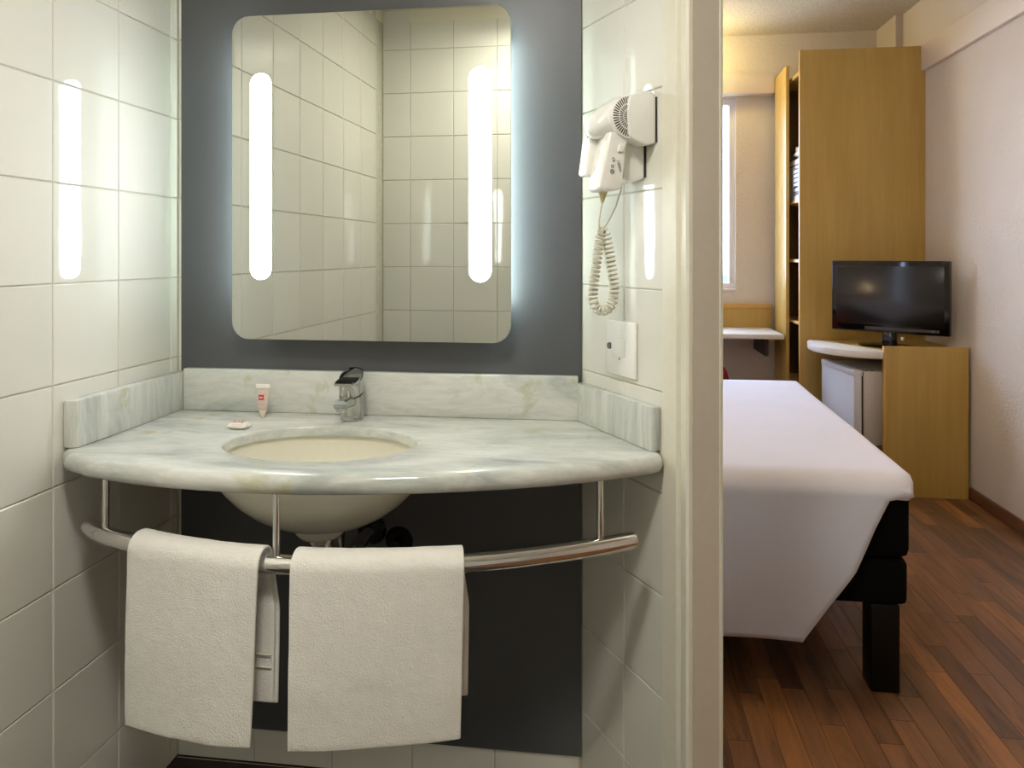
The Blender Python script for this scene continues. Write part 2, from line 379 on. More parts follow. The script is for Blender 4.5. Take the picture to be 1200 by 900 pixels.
# ---------------------------------------------------------------- marble counter
ce = empty('marble_counter', (-.58, 1.75, .83), 'bow-fronted white and grey marble washbasin counter with oval cut-out', 'counter')
HC = Vector((-.585, 1.466)); HR = (.196, .143)
outer = [(-1.068,1.348),(-1.035,1.312),(-.978,1.287),(-.92,1.269),(-.865,1.255),(-.80,1.243),(-.73,1.236),(-.66,1.232),(-.6,1.231),(-.53,1.235),(-.46,1.243),(-.40,1.253),(-.33,1.268),(-.245,1.291),(-.17,1.315),(-.10,1.343),(-.03,1.376),(.04,1.415),(.085,1.443),(.099,1.457),(.101,1.474),(-.065,1.748),(-.3,1.748),(-.6,1.748),(-.9,1.748),(-1.068,1.748),(-1.068,1.6),(-1.068,1.45)]
def ray_out(th):
    d = Vector((math.cos(th), math.sin(th))); best = None
    for i in range(len(outer)):
        a = Vector(outer[i])-HC; b = Vector(outer[(i+1) % len(outer)])-HC; e = b-a
        den = d.x*e.y-d.y*e.x
        if abs(den) < 1e-9: continue
        tt = (a.x*e.y-a.y*e.x)/den; u = (a.x*d.y-a.y*d.x)/den
        if tt > 0 and -1e-6 <= u <= 1+1e-6 and (best is None or tt < best): best = tt
    return HC+d*best
ths = sorted(set([round(2*PI*k/96, 5) for k in range(96)]+[round(math.atan2(p[1]-HC.y, p[0]-HC.x) % (2*PI), 5) for p in outer]))
op = [ray_out(th) for th in ths]; n = len(ths)
front = [1 if p.y < 1.50 else 0 for p in op]
def inset(p, d, fr):
    q = Vector(p)
    if fr:
        v = (HC+Vector((0,.25))-q).normalized(); q = q+v*d
    return q
rings = []
for s_, z in ((0,.83),(-.004,.868),):pass
def hole(sx, z): return [(HC.x+math.cos(th)*(HR[0]+sx), HC.y+math.sin(th)*(HR[1]+sx), z) for th in ths]
rings = [hole(.0,.8465), hole(0,.862), hole(.0015,.866), hole(.005,.868)]
R = .0185
for a in (90, 65, 40, 15, -15, -40, -65, -90):
    c_, s_ = math.cos(math.radians(a)), math.sin(math.radians(a))
    rings.append([tuple(inset(p, R*.85*(1-c_), fr))+(.8495+R*s_,) for p, fr in zip(op, front)])
rings.append(rings[0])
vv = [p for r in rings[:-1] for p in r]; ff = []; nr = len(rings)-1
for i in range(nr):
    j = (i+1) % nr
    for k in range(n): ff.append((i*n+k, i*n+(k+1) % n, j*n+(k+1) % n, j*n+k))
smooth_angle(mk('counter_slab', vv, ff, 'marble', ce), 40)
box('backsplash', 'marble', ce, LX+.031, AX.x-.008, 1.722, 1.745, .868, .970, .003)
def rounded_end(name, pts, z0, z1): return prism(name, 'marble_v', ce, pts, z0, z1, .004)
rounded_end('side_splash', [(LX+.001,1.352),(LX+.026,1.352),(LX+.031,1.358),(LX+.031,1.742),(LX+.001,1.742)], .868, .962)
q = [W(.008,.001), W(.315,.001), W(.315,.018), W(.309,.023), W(.008,.023)]
rounded_end('side_splash', [(p.x, p.y) for p in q], .868, .955)

# ---------------------------------------------------------------- basin
ba = empty('washbasin', (HC.x, HC.y, .675), 'cream ceramic oval basin mounted under the marble counter', 'sink')
prof_out = [(.225,.831),(.225,.818),(.214,.800),(.197,.778),(.172,.752),(.140,.728),(.105,.710),(.075,.701),(.045,.697)]
prof_in = [(.045,.706),(.080,.711),(.110,.722),(.145,.740),(.172,.763),(.190,.790),(.200,.820),(.2015,.8462),(.212,.8462),(.225,.840)]
sh = lathe('bowl', 'ceramic', ba, HC.x, HC.y, prof_out+prof_in, 56, 1, .76)
mm_ = sh
lathe('bowl_boss', 'ceramic', ba, HC.x, HC.y, [(.0,.700),(.052,.700),(.050,.688),(.042,.679),(.030,.675),(.0,.675)], 28)
lathe('drain_ring', 'chrome', ba, HC.x, HC.y, [(.0,.707),(.030,.708),(.031,.7105),(.024,.7115),(.020,.709),(.0,.7085)], 28)
lathe('drain_floor', 'ceramic', ba, HC.x, HC.y, [(0,.7055),(.06,.7065),(.06,.700),(0,.700)], 28, 1, .8)
tr = empty('drain_trap', (HC.x, HC.y, .54), 'chrome drain pipe and trap hanging under the basin', 'pipe')
lathe('locking_nut', 'chrome', tr, HC.x, HC.y, [(0,.676),(.022,.676),(.022,.664),(.019,.662),(.019,.655),(0,.655)], 8)
tube('tail_pipe', 'chrome', tr, [(HC.x, HC.y, .664), (HC.x, HC.y, .555), (HC.x+.004, HC.y+.012, .535), (HC.x+.01, HC.y+.035, .525), (HC.x+.015, HC.y+.058, .535), (HC.x+.018, HC.y+.07, .56), (HC.x+.018, HC.y+.09, .585), (HC.x+.018, BY-.01, .59)], .016, 16)
tube('overflow_pipe', 'chrome_dk', tr, [(HC.x+.003, HC.y+.055, .672), (HC.x-.001, HC.y+.085, .660), (HC.x-.005, HC.y+.095, .640), (HC.x-.001, HC.y+.10, .60), (HC.x+.015, HC.y+.10, .582)], [.012,.020,.021,.013,.012], 14)
tube('wall_flange', 'blackgloss', tr, [(HC.x+.018, BY-.006, .59), (HC.x+.018, BY-.018, .59)], [.036,.026], 24)
fl = empty('water_valve', (-.552, BY-.01, .553), 'dark round valve rosette on the grey panel under the basin', 'valve')
tube('rosette', 'blackgloss', fl, [(-.50, BY-.0055, .566), (-.50, BY-.015, .566)], [.034,.028], 24)
tube('valve_stem', 'blackgloss', fl, [(-.50, BY-.012, .566), (-.50, BY-.04, .566)], .012, 12)

# ---------------------------------------------------------------- tap
tx, ty = -.590, 1.668
tp = empty('basin_tap', (tx, ty, .868), 'chrome single-lever mixer tap on the marble counter', 'tap')
def ell(cx_, cy_, z, rx, ry, n=28, tilt=0): return [(cx_+math.cos(2*PI*k/n)*rx, cy_+math.sin(2*PI*k/n)*ry, z+math.sin(2*PI*k/n)*ry*tilt) for k in range(n)]
loft('tap_body', 'chrome_tap', tp, [ell(tx,ty,.8682,.0258,.0268), ell(tx,ty,.871,.0268,.0278), ell(tx,ty,.874,.0258,.0268), ell(tx,ty-.001,.900,.0264,.0275), ell(tx,ty-.002,.912,.0270,.0282,28,.08), ell(tx,ty-.003,.930,.0274,.029,28,.34)])
loft('tap_joint', 'black', tp, [ell(tx,ty-.003,.930,.0264,.028,28,.34), ell(tx,ty-.003,.9345,.0264,.028,28,.34)])
loft('lever_cap', 'chrome_tap', tp, [ell(tx,ty-.003,.934,.0276,.0292,28,.34), ell(tx,ty-.004,.950,.0277,.030,28,.36), ell(tx,ty-.005,.965,.0276,.031,28,.42), ell(tx,ty-.005,.9705,.0270,.031,28,.47), ell(tx,ty-.005,.9725,.0255,.029,28,.50)])
def rr_ring(cx_, z, y, hw, hh, n=6):
    o = []
    for qx, qz, a0 in ((1,1,0),(-1,1,90),(-1,-1,180),(1,-1,270)):
        r_ = min(hw, hh)*.7
        for i in range(n):
            a = math.radians(a0+90*i/(n-1)); o.append((cx_+qx*(hw-r_)+math.cos(a)*r_, y, z+qz*(hh-r_)+math.sin(a)*r_))
    return o
loft('lever', 'chrome_tap', tp, [rr_ring(tx, .962, ty-.006, .0235, .0075), rr_ring(tx, .9605, ty-.034, .0245, .006), rr_ring(tx, .9595, ty-.048, .0235, .0042), rr_ring(tx, .9585, ty-.058, .020, .003)])
loft('spout', 'chrome_tap', tp, [rr_ring(tx, .9145, ty-.010, .018, .0125), rr_ring(tx, .9165, ty-.040, .0165, .0115), rr_ring(tx, .918, ty-.062, .0155, .0105), rr_ring(tx, .918, ty-.078, .0145, .0095)])
lathe('aerator', 'chrome_tap', tp, tx, ty-.066, [(0,.911),(.0132,.911),(.0132,.903),(.0115,.901),(0,.901)], 20)

# ---------------------------------------------------------------- toiletries
tux, tuy = -.806, 1.668
tu = empty('shower_gel_tube', (tux, tuy, .868), 'small clear pinkish toiletry tube standing on its cap beside the backsplash', 'toiletry tube')
def fl_ring(z, hw, hd, n=24): return [(tux+math.cos(2*PI*k/n)*hw, tuy+math.sin(2*PI*k/n)*hd, z) for k in range(n)]
loft('tube_cap', 'tube_cap', tu, [fl_ring(.868,.0035,.0035), fl_ring(.872,.0055,.0055), fl_ring(.884,.0092,.0085), fl_ring(.886,.0092,.0085)])
loft('tube_body', 'clear', tu, [fl_ring(.886,.0098,.0088), fl_ring(.898,.0122,.009), fl_ring(.915,.0142,.0065), fl_ring(.930,.0155,.003), fl_ring(.937,.016,.0012)])
box('crimped_end', 'plastic', tu, tux-.0165, tux+.0165, tuy-.0012, tuy+.0012, .9365, .9460, .0004)
def wavy(name, cx_, y, cz, s, parent, m, M4=None):
    v = [(0,0,0)]; N_ = 40
    for k in range(N_):
        side = k//10; u = (k % 10)/10*2-1
        dip = (1-.13*(1-u*u))*s+(.02*s*math.sin(k*1.9))
        a = [(dip, u*s), (-u*s, dip), (-dip, -u*s), (u*s, -dip)][side]
        v.append((a[0], 0, a[1]))
    v = v+[(p[0], .0003, p[2]) for p in v]
    f = [(0, i, i % N_+1) for i in range(1, N_+1)]+[(N_+1, N_+1+i % N_+1, N_+1+i) for i in range(1, N_+1)]+[(i, i % N_+1, N_+2+i % N_, N_+1+i) for i in range(1, N_+1)]
    v = [(M4 @ Vector(p)) if M4 else Vector((p[0]+cx_, p[1]+y, p[2]+cz)) for p in v]
    return mk(name, v, f, m, parent)
wavy('red_badge', tux, tuy-.0092, .9165, .0068, tu, 'red')
R90 = Matrix.Rotation(PI/2, 4, 'X')
text('lettering', 'ibis', .0062, Matrix.Translation((tux, tuy-.0095, .9165)) @ R90, 'whiteprint', tu)
box('printed_line', 'pinkprint', tu, tux-.011, tux+.011, tuy-.0070, tuy-.0066, .9345, .9355)
box('printed_line', 'pinkprint', tu, tux-.010, tux+.010, tuy-.0098, tuy-.0094, .900, .9012)
so = empty('soap_sachet', (-.805, 1.553, .868), 'small wrapped soap with red print lying at the basin rim', 'soap')
v = []; f = []; nu, nv = 18, 12
for s_ in (1, -1):
    for j in range(nv+1):
        for i in range(nu+1):
            a = i/nu*2-1; b = j/nv*2-1
            h = max(0, (1-abs(a)**3)*(1-abs(b)**3))**.5*.0062+.0006
            wob = .0009*math.sin(a*17+b*5)+.0008*math.sin(b*21)
            v.append((a*.0215*(1+.03*math.sin(b*9)), b*.0150*(1+.04*math.sin(a*11)), .0075+(s_*(h+(wob if s_ > 0 else 0)))-.0008*(1-s_)*0))
nn = (nu+1)*(nv+1)
for s_ in (0, 1):
    for j in range(nv):
        for i in range(nu):
            a = s_*nn+j*(nu+1)+i; f.append((a, a+1, a+nu+2, a+nu+1))
edge = [i for i in range(nu+1)]+[j*(nu+1)+nu for j in range(1, nv+1)]+[nv*(nu+1)+i for i in range(nu-1, -1, -1)]+[j*(nu+1) for j in range(nv-1, 0, -1)]
for i in range(len(edge)): a, b = edge[i], edge[(i+1) % len(edge)]; f.append((a, b, b+nn, a+nn))
MS = Matrix.Translation((-.805, 1.553, .8683)) @ Matrix.Rotation(-.12, 4, 'Z')
smooth_angle(mk('wrapper', [MS @ Vector(p) for p in v], f, 'sachet', so), 60)
M4 = MS @ Matrix.Translation((-.003, .003, .0148)) @ Matrix.Rotation(-PI/2, 4, 'X') @ Matrix.Diagonal((2.0, 1, 1.15, 1))
wavy('red_badge', 0, 0, 0, .0068, so, 'red', M4)
text('lettering', 'ibis', .0085, MS @ Matrix.Translation((-.003, .003, .0151)) @ Matrix.Diagonal((1.4, 1, 1, 1)), 'whiteprint', so)

# ---------------------------------------------------------------- mirror with light strips
XF[0] = Matrix.Translation((-.559, 1.688, 0)) @ Matrix.Rotation(-math.radians(.7), 4, 'Z')
mi = empty('lighted_mirror', (0, 0, 1.05), 'rounded rectangular wall mirror with two vertical light strips', 'mirror')
def rrect(x0, x1, z0, z1, r, y, n=7):
    o = []
    for cx_, cz_, a0 in ((x1-r, z1-r, 0), (x0+r, z1-r, 90), (x0+r, z0+r, 180), (x1-r, z0+r, 270)):
        for i in range(n):
            a = math.radians(a0+90*i/(n-1)); o.append((cx_+math.cos(a)*r, y, cz_+math.sin(a)*r))
    return o
hw = .3365; z0_, z1_ = 1.048, 1.817
r1 = rrect(-hw, hw, z0_, z1_, .042, 0); r0 = rrect(-hw, hw, z0_, z1_, .042, .006)
loft('glass_edge', 'mirror_edge', mi, [r0, r1], False)
rf = rrect(-hw+.0005, hw-.0005, z0_+.0005, z1_-.0005, .0415, -.0003)
g = mk('mirror_glass', rf+[(p[0], .006, p[2]) for p in rf], [tuple(range(28)), tuple(range(28, 56))[::-1]]+[(i, (i+1) % 28, 28+(i+1) % 28, 28+i) for i in range(28)], 'mirror', mi)
box('housing', 'plastic', mi, -hw+.055, hw-.055, .0065, .048, z0_+.03, z1_-.03, .004)
for s_ in (-1, 1):
    box('back_light', 'led_back', mi, min(s_*(hw-.040), s_*(hw-.010)), max(s_*(hw-.040), s_*(hw-.010)), .0065, .0092, 1.13, 1.76)
def capsule(x0, x1, z0, z1, y0, y1):
    a = rrect(x0, x1, z0, z1, (x1-x0)/2-.0002, y0, 9); b = [(p[0], y1, p[2]) for p in a]; nn_ = len(a)
    return mk('light_strip', a+b, [tuple(range(nn_)), tuple(range(nn_, 2*nn_))[::-1]]+[(i, (i+1) % nn_, nn_+(i+1) % nn_, nn_+i) for i in range(nn_)], 'led', mi)
capsule(-.290, -.2375, 1.190, 1.680, -.0010, .0)
capsule(.240, .2915, 1.187, 1.677, -.0010, .0)
XF[0] = Matrix()

# ---------------------------------------------------------------- towel rail
bar0 = [(-1.024,1.370),(-.97,1.335),(-.90,1.307),(-.795,1.274),(-.68,1.251),(-.568,1.245),(-.46,1.250),(-.36,1.266),(-.251,1.292),(-.175,1.320),(-.099,1.355),(-.03,1.392),(.043,1.438)]
def cr(P, t):
    t = max(0, min(t, len(P)-1-1e-6)); i = int(t); u = t-i
    p = [Vector(P[max(0, min(len(P)-1, i+k))]) for k in (-1, 0, 1, 2)]
    return .5*((2*p[1])+(-p[0]+p[2])*u+(2*p[0]-5*p[1]+4*p[2]-p[3])*u*u+(-p[0]+3*p[1]-3*p[2]+p[3])*u**3)
barc = [cr(bar0, i*12/72) for i in range(73)]
def bar_at(x):
    for a, b in zip(barc, barc[1:]):
        if a.x <= x <= b.x:
            u = (x-a.x)/(b.x-a.x); p = a.lerp(b, u); d = (b-a).normalized(); return p, d
    return (barc[0], Vector((.8,-.6))) if x < barc[0].x else (barc[-1], Vector((.8,.5)))
BZ, BR = .710, .0165
ra = empty('towel_rail', (-.57, 1.245, .70), 'curved chrome towel rail hung below the marble counter', 'towel rail')
tube('rail_bar', 'chrome', ra, [(p.x, p.y, BZ) for p in barc], BR, 24)
for x in (-.962, -.577, -.018):
    p, d = bar_at(x)
    tube('hanger_rod', 'chrome', ra, [(p.x, p.y, BZ+.010), (p.x, p.y, .833)], .0062, 14)

# ---------------------------------------------------------------- towels
def towel(label, xa, xb, zf, zb, sf, sb, tilt=0, layers=2, seed=0):
    p0, d0 = bar_at((xa+xb)/2)
    root = empty('hand_towel', (p0.x, p0.y, zf), label, 'towel', 'folded white hand towels on the curved rail')
    NU = 26
    def layer(name, r_in, th, zf_, zb_, ins):
        # arc-length path: front bottom -> over bar -> back bottom
        vout = []; NF, NA, NB = 26, 10, 20
        path = []
        for i in range(NF): path.append(('f', i/NF))
        for i in range(NA+1): path.append(('a', i/NA))
        for i in range(1, NB+1): path.append(('b', i/NB))
        V = []; F = []
        for side in (0, 1):
            r_ = r_in+(th if side else 0)
            for kind, u in path:
                for j in range(NU+1):
                    x = xa+ins+(xb-xa-2*ins)*j/NU
                    p, d = bar_at(x); nrm = Vector((d.y, -d.x))        # toward the room
                    if nrm.y > 0: nrm = -nrm
                    jj = j/NU
                    if kind == 'f':
                        z = zf_+tilt*(jj-.5)+(BZ-zf_-tilt*(jj-.5))*u; off = r_; sh = sf*(1-u)
                        wv = .004*noise.noise(Vector((x*5+seed, z*4, 0)))+.0012*noise.noise(Vector((x*22, z*18, seed+1.5)))
                        hang = .010*(1-u)**1.2*(1 if not side or 1 else 0)
                        off = off+wv*(1-u)**.5*1.3-hang*.4
                    elif kind == 'a':
                        an = PI*u; z = BZ+math.sin(an)*r_+.0008*noise.noise(Vector((x*30, u*3, seed))); off = math.cos(an)*r_; sh = 0
                    else:
                        z = BZ+(zb_-BZ)*u; off = -r_+.003*noise.noise(Vector((x*9+seed, z*6, 4))); sh = sb*min(1, u*3)*(1-.25*u)
                    q = p+nrm*off+d*sh
                    V.append((q.x, q.y, z))
        ns = len(path)*(NU+1)
        for s_ in (0, 1):
            for i in range(len(path)-1):
                for j in range(NU):
                    a = s_*ns+i*(NU+1)+j; F.append((a, a+1, a+NU+2, a+NU+1))
        # close the rim
        L = len(path); rim = [j for j in range(NU+1)]+[i*(NU+1)+NU for i in range(1, L)]+[(L-1)*(NU+1)+j for j in range(NU-1, -1, -1)]+[i*(NU+1) for i in range(L-2, 0, -1)]
        for i in range(len(rim)): a, b = rim[i], rim[(i+1) % len(rim)]; F.append((a, b, b+ns, a+ns))
        o = mk(name, V, F, 'towel', root, True)
        bm = bmesh.new(); bm.from_mesh(o.data)
        es = [e for e in bm.edges if len(e.link_faces) == 2 and e.calc_face_angle(0) > 1.0]
        bmesh.ops.bevel(bm, geom=es, offset=th*.38, segments=2, affect='EDGES', profile=.5)
        bm.to_mesh(o.data); bm.free()
        for p in o.data.polygons: p.use_smooth = True
        return o
    th = .0062
    layer('inner_fold', BR+.0006, th, zf+.006, zb+.004, .005)
    layer('outer_fold', BR+.0006+th+.0006, th, zf, zb, 0)
    return root
t1 = towel('white towel nearer the tiled left wall, its right edge seen end on', -.864, -.597, .393, .452, -.015, .014, .019, seed=3)
t2 = towel('white towel on the middle of the rail, right of the middle hanger rod', -.541, -.255, .410, .462, -.006, .014, .018, seed=9)
for z in (.541, .519):
    q_ = []
    for k in range(9):
        p, d = bar_at(-.70+.099*k/8); nb = Vector((-d.y, d.x)); q_.append((p.x+nb.x*(BR-.0004)+d.x*.006, p.y+nb.y*(BR-.0004)+d.y*.006, z))
    tube('hem_seam', 'towel_hem', t1, q_, .0016, 8)

# ---------------------------------------------------------------- wall plate
sp = empty('wall_socket', W(.176, .001, .994), 'cream square wall plate with round button below the hair dryer', 'wall plate')
def wbox(name, m, parent, t0, t1, n0, n1, z0, z1, bev=0, seg=2):
    old = XF[0]; XF[0] = Matrix.Translation(AX) @ Matrix((( EW.x, NW.x, 0, 0), (EW.y, NW.y, 0, 0), (0, 0, 1, 0), (0, 0, 0, 1)))
    o = box(name, m, parent, t0, t1, n0, n1, z0, z1, bev, seg); XF[0] = old; return o
WM = Matrix.Translation(AX) @ Matrix(((EW.x, NW.x, 0, 0), (EW.y, NW.y, 0, 0), (0, 0, 1, 0), (0, 0, 0, 1)))
wbox('plate', 'plastic', sp, .118, .234, .0003, .0085, .994, 1.110, .003)
wbox('module', 'plastic', sp, .146, .198, .0075, .0105, 1.035, 1.070, .001)
XF[0] = WM
tube('button', 'greytext', sp, [(.138, .008, 1.054), (.138, .0125, 1.054)], [.0075, .0065], 16)
tube('screw', 'greytext', sp, [(.176, .008, 1.030), (.176, .0092, 1.030)], .0022, 8)
# ---------------------------------------------------------------- hair dryer (t along wall toward the room, n out of the wall)
hd = bpy.data.objects.new('hair_dryer', None); C.objects.link(hd); hd.location = W(.26, .0, 1.40)
tag(hd, 'white wall-mounted hair dryer docked in its holder with a coiled cord', 'hair dryer')
def slab_t(name, m, poly, t0, t1, bev=.004, parent=hd, seg=3):
    """profile in (n, z) extruded along t"""
    bm = bmesh.new(); a = [bm.verts.new((t0, p[0], p[1])) for p in poly]; b = [bm.verts.new((t1, p[0], p[1])) for p in poly]
    bm.faces.new(a[::-1]); bm.faces.new(b); k = len(poly)
    for i in range(k): bm.faces.new((a[i], a[(i+1) % k], b[(i+1) % k], b[i]))
    if bev: bmesh.ops.bevel(bm, geom=list(bm.edges), offset=bev, segments=seg, affect='EDGES', profile=.5, clamp_overlap=True)
    return smooth_angle(mk(name, 0, 0, m, parent, bm=bm), 38)
slab_t('wall_holder', 'plastic', [(.002,1.468),(.002,1.556),(.007,1.566),(.014,1.569),(.052,1.562),(.063,1.554),(.066,1.52),(.063,1.478),(.048,1.470),(.020,1.462)], .196, .300, .006)
slab_t('holder_foot', 'plastic', [(.002,1.402),(.002,1.482),(.020,1.492),(.058,1.482),(.052,1.396),(.030,1.392)], .180, .262, .006)
slab_t('wall_shadow_gap', 'dark_grey', [(.0002,1.469),(.0002,1.558),(.0026,1.558),(.0026,1.469)], .1975, .3012, 0)  # dark sliver standing in for the shadow line between holder and wall
slab_t('wall_shadow_gap', 'dark_grey', [(.0002,1.404),(.0002,1.469),(.0026,1.469),(.0026,1.404)], .1815, .2632, 0)  # same painted shadow line behind the holder foot
# dryer body: rounded drum plus snout
def body_ring(n_, zc, rz, rt): return [(.250+math.cos(2*PI*k/28)*rt, n_, zc+math.sin(2*PI*k/28)*rz) for k in range(28)]
loft('dryer_body', 'plastic', hd, [body_ring(.030,1.518,.044,.041), body_ring(.050,1.518,.0465,.0425), body_ring(.068,1.516,.0435,.041), body_ring(.086,1.512,.037,.037), body_ring(.103,1.506,.0305,.032), body_ring(.117,1.500,.0235,.026), body_ring(.125,1.497,.015,.017), body_ring(.128,1.496,.004,.005)])
lathe_ring = []
XF[0] = WM
tube('vent_plate', 'plastic', hd, [(.284, .058, 1.516), (.2925, .058, 1.516), (.2945, .058, 1.516)], [.042, .042, .0395], 40)
bm = bmesh.new()
for r0_, r1_, nb in ((.0265,.0385,44), (.0165,.0240,32), (.0080,.0145,20)):
    for k in range(nb):
        a = 2*PI*k/nb; w_ = .0009*(1 if r0_ > .02 else .85)
        ca, sa = math.cos(a), math.sin(a); px_, pz_ = -sa, ca
        vs = []
        for tt in (.2938, .2950):
            for rr, sgn in ((r0_,-1),(r1_,-1.3),(r1_,1.3),(r0_,1)):
                vs.append(bm.verts.new((tt, .058+ca*rr+px_*w_*sgn, 1.516+sa*rr+pz_*w_*sgn)))
        for q_ in ((0,1,2,3),(7,6,5,4),(0,4,5,1),(1,5,6,2),(2,6,7,3),(3,7,4,0)): bm.faces.new([vs[i] for i in q_])
mk('vent_slots', 0, 0, 'black', hd, bm=bm)
slab_t('handle', 'plastic', [(.098,1.486),(.062,1.486),(.058,1.476),(.072,1.382),(.078,1.374),(.112,1.370),(.120,1.376),(.121,1.384)], .240, .2875, .005)
slab_t('nozzle', 'plastic', [(.114,1.482),(.078,1.485),(.094,1.406),(.119,1.404),(.124,1.410)], .205, .242, .005)
slab_t('nozzle_joint', 'black', [(.112,1.4845),(.070,1.489),(.070,1.486),(.112,1.482)], .222, .266, 0)
slab_t('switch', 'plastic', [(.080,1.462),(.066,1.464),(.070,1.448),(.083,1.447)], .2865, .2915, .0015)
slab_t('emblem', 'greytext', [(.1195,1.507),(.1150,1.512),(.1150,1.503),(.1195,1.500)], .243, .268, 0)
TT = Matrix(((0,0,1,.2881), (-1,0,0,0), (0,1,0,0), (0,0,0,1)))     # text plane: x -> -n, y -> z, faces +t
def htext(s_, n_, z_, size, rot=0): return text('printed_mark', s_, size, Matrix.Translation((0, n_, z_)) @ TT @ Matrix.Rotation(rot, 4, 'Z'), 'greytext', hd)
htext('CE', .092, 1.432, .008, -1.35)
htext('1200W', .079, 1.420, .008, -1.35)
def ringmark(n_, z_, r_):
    bm = bmesh.new(); tube_bm(bm, [(.2882, n_+math.cos(a)*r_, z_+math.sin(a)*r_) for a in [2*PI*i/16 for i in range(17)]], .0006, 5, False); mk('printed_mark', 0, 0, 'greytext', hd, bm=bm)
ringmark(.0945, 1.409, .0042); ringmark(.094, 1.419, .0028); ringmark(.0945, 1.409, .0018)
tube('strain_relief', 'plastic_y', hd, [(.262,.100,1.376), (.262,.101,1.364), (.262,.1015,1.350)], [.012,.0075,.003], 12)
tube('straight_lead', 'cord', hd, [(.262,.1015,1.352), (.262,.105,1.335), (.262,.109,1.315), (.261,.1075,1.300), (.261,.102,1.292)], .0019, 8)
tube('straight_lead', 'cord', hd, [(.235,.042,1.398), (.240,.045,1.380), (.248,.062,1.345), (.254,.080,1.320), (.257,.092,1.306), (.258,.100,1.300)], .0019, 8)
loop = [(.258,.100,1.298),(.257,.106,1.270),(.256,.112,1.230),(.256,.118,1.190),(.256,.120,1.165),(.255,.114,1.148),(.255,.100,1.140),(.254,.084,1.143),(.253,.072,1.160),(.253,.070,1.190),(.253,.076,1.225),(.254,.083,1.260),(.256,.090,1.285),(.257,.096,1.297)]
raw = [cr(loop, i*(len(loop)-1)/900) for i in range(901)]
cum = [0]
for a, b in zip(raw, raw[1:]): cum.append(cum[-1]+(b-a).length)
cl = []; k = 0
for i in range(421):
    tgt = cum[-1]*i/420
    while k < 899 and cum[k+1] < tgt: k += 1
    cl.append(raw[k].lerp(raw[k+1], (tgt-cum[k])/max(1e-9, cum[k+1]-cum[k])))
turns = 39; hp = []
for i in range(turns*12+1):
    u = i/(turns*12)*420; k = min(int(u), 419); p = cl[k].lerp(cl[k+1], u-k); d = (cl[min(k+2, 420)]-cl[max(k-1, 0)]).normalized()
    a_ = Vector((1,0,0)); a_ = (a_-d*a_.dot(d)).normalized(); b_ = d.cross(a_); an = 2*PI*i/12
    rc_ = .0088 if 12 < i < turns*12-12 else .006
    hp.append(p+(a_*math.cos(an)+b_*math.sin(an))*rc_)
bm = bmesh.new(); tube_bm(bm, hp, .0023, 6); mk('coiled_cord', 0, 0, 'cord', hd, True, bm)
tube('cord_ring', 'cord', hd, [(.258, .100+math.cos(2*PI*i/20)*.008, 1.293+math.sin(2*PI*i/20)*.008) for i in range(21)], .0022, 7)
XF[0] = Matrix()

# ---------------------------------------------------------------- ceiling lamps (outside the frame; their light is set at the top)
cl_ = empty('ceiling_lamp', (-.30, .42, 2.36), 'round flush bathroom ceiling lamp above the washing place', 'lamp')
lathe('lamp_base', 'plastic', cl_, -.30, .42, [(0,2.36),(.17,2.36),(.17,2.335),(.15,2.335),(0,2.335)], 32)
lathe('lamp_shade', 'diffuser', cl_, -.30, .42, [(.15,2.335),(.14,2.30),(.10,2.285),(0,2.28)], 32)
cl2 = empty('ceiling_lamp', (.75, 2.55, CZ), 'round flush bedroom ceiling lamp above the bed', 'lamp')
lathe('lamp_base', 'plastic', cl2, .75, 2.55, [(0,CZ),(.2,CZ),(.2,CZ-.03),(0,CZ-.03)], 32)
lathe('lamp_shade', 'diffuser_w', cl2, .75, 2.55, [(.185,CZ-.03),(.17,CZ-.07),(.10,CZ-.085),(0,CZ-.088)], 32)

ws = empty('wall_lamp', (-1.30, 3.08, 1.22), 'small warm bedside wall lamp on the headboard wall', 'lamp')
box('wall_mount', 'plastic', ws, -1.30, -1.285, 3.03, 3.13, 1.16, 1.28, .004)
tube('lamp_arm', 'chrome', ws, [(-1.285, 3.08, 1.22), (-1.20, 3.08, 1.19), (-1.08, 3.08, 1.19), (-1.08, 3.08, 1.10)], .006, 8)
lathe('lamp_shade', 'diffuser_w', ws, -1.08, 3.08, [(.10,1.09),(.075,1.10),(.0,1.102)], 28)
ul = empty('uplight', (.45, FY-.05, 2.475), 'small uplight fixed on the board above the window', 'lamp')
box('lamp_bowl', 'plastic', ul, .39, .51, FY-.40, FY-.26, 2.44, 2.46, .005)
tube('lamp_arm', 'chrome', ul, [(.45, FY-.30, 2.455), (.45, FY-.12, 2.462), (.45, FY-.05, 2.476)], .008, 8)

# ---------------------------------------------------------------- wardrobe
wa = empty('wardrobe', (1.47, 4.95, 0), 'tall beech wardrobe with an open bay of shelves beside the right wall', 'wardrobe')
WY0, WY1, WX = 4.67, 5.24, 1.122
box('side_panel', 'beech', wa, WX+.006, RX-.002, WY0, WY0+.022, 0, 2.470)
box('edge_band', 'beech_edge', wa, WX, WX+.006, WY0, WY0+.022, 0, 2.470)
box('side_panel', 'beech', wa, WX+.02, 1.78, WY1-.022, WY1, 0, 2.36)
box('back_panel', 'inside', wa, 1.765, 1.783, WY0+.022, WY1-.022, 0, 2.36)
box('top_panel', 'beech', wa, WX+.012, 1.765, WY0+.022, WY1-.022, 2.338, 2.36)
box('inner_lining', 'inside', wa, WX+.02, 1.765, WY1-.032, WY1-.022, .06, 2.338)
for z in (.06, .46, .838, 1.218, 1.585): box('shelf', 'beech_edge', wa, WX+.015, 1.765, WY0+.022, WY1-.032, z-.018, z, .001)
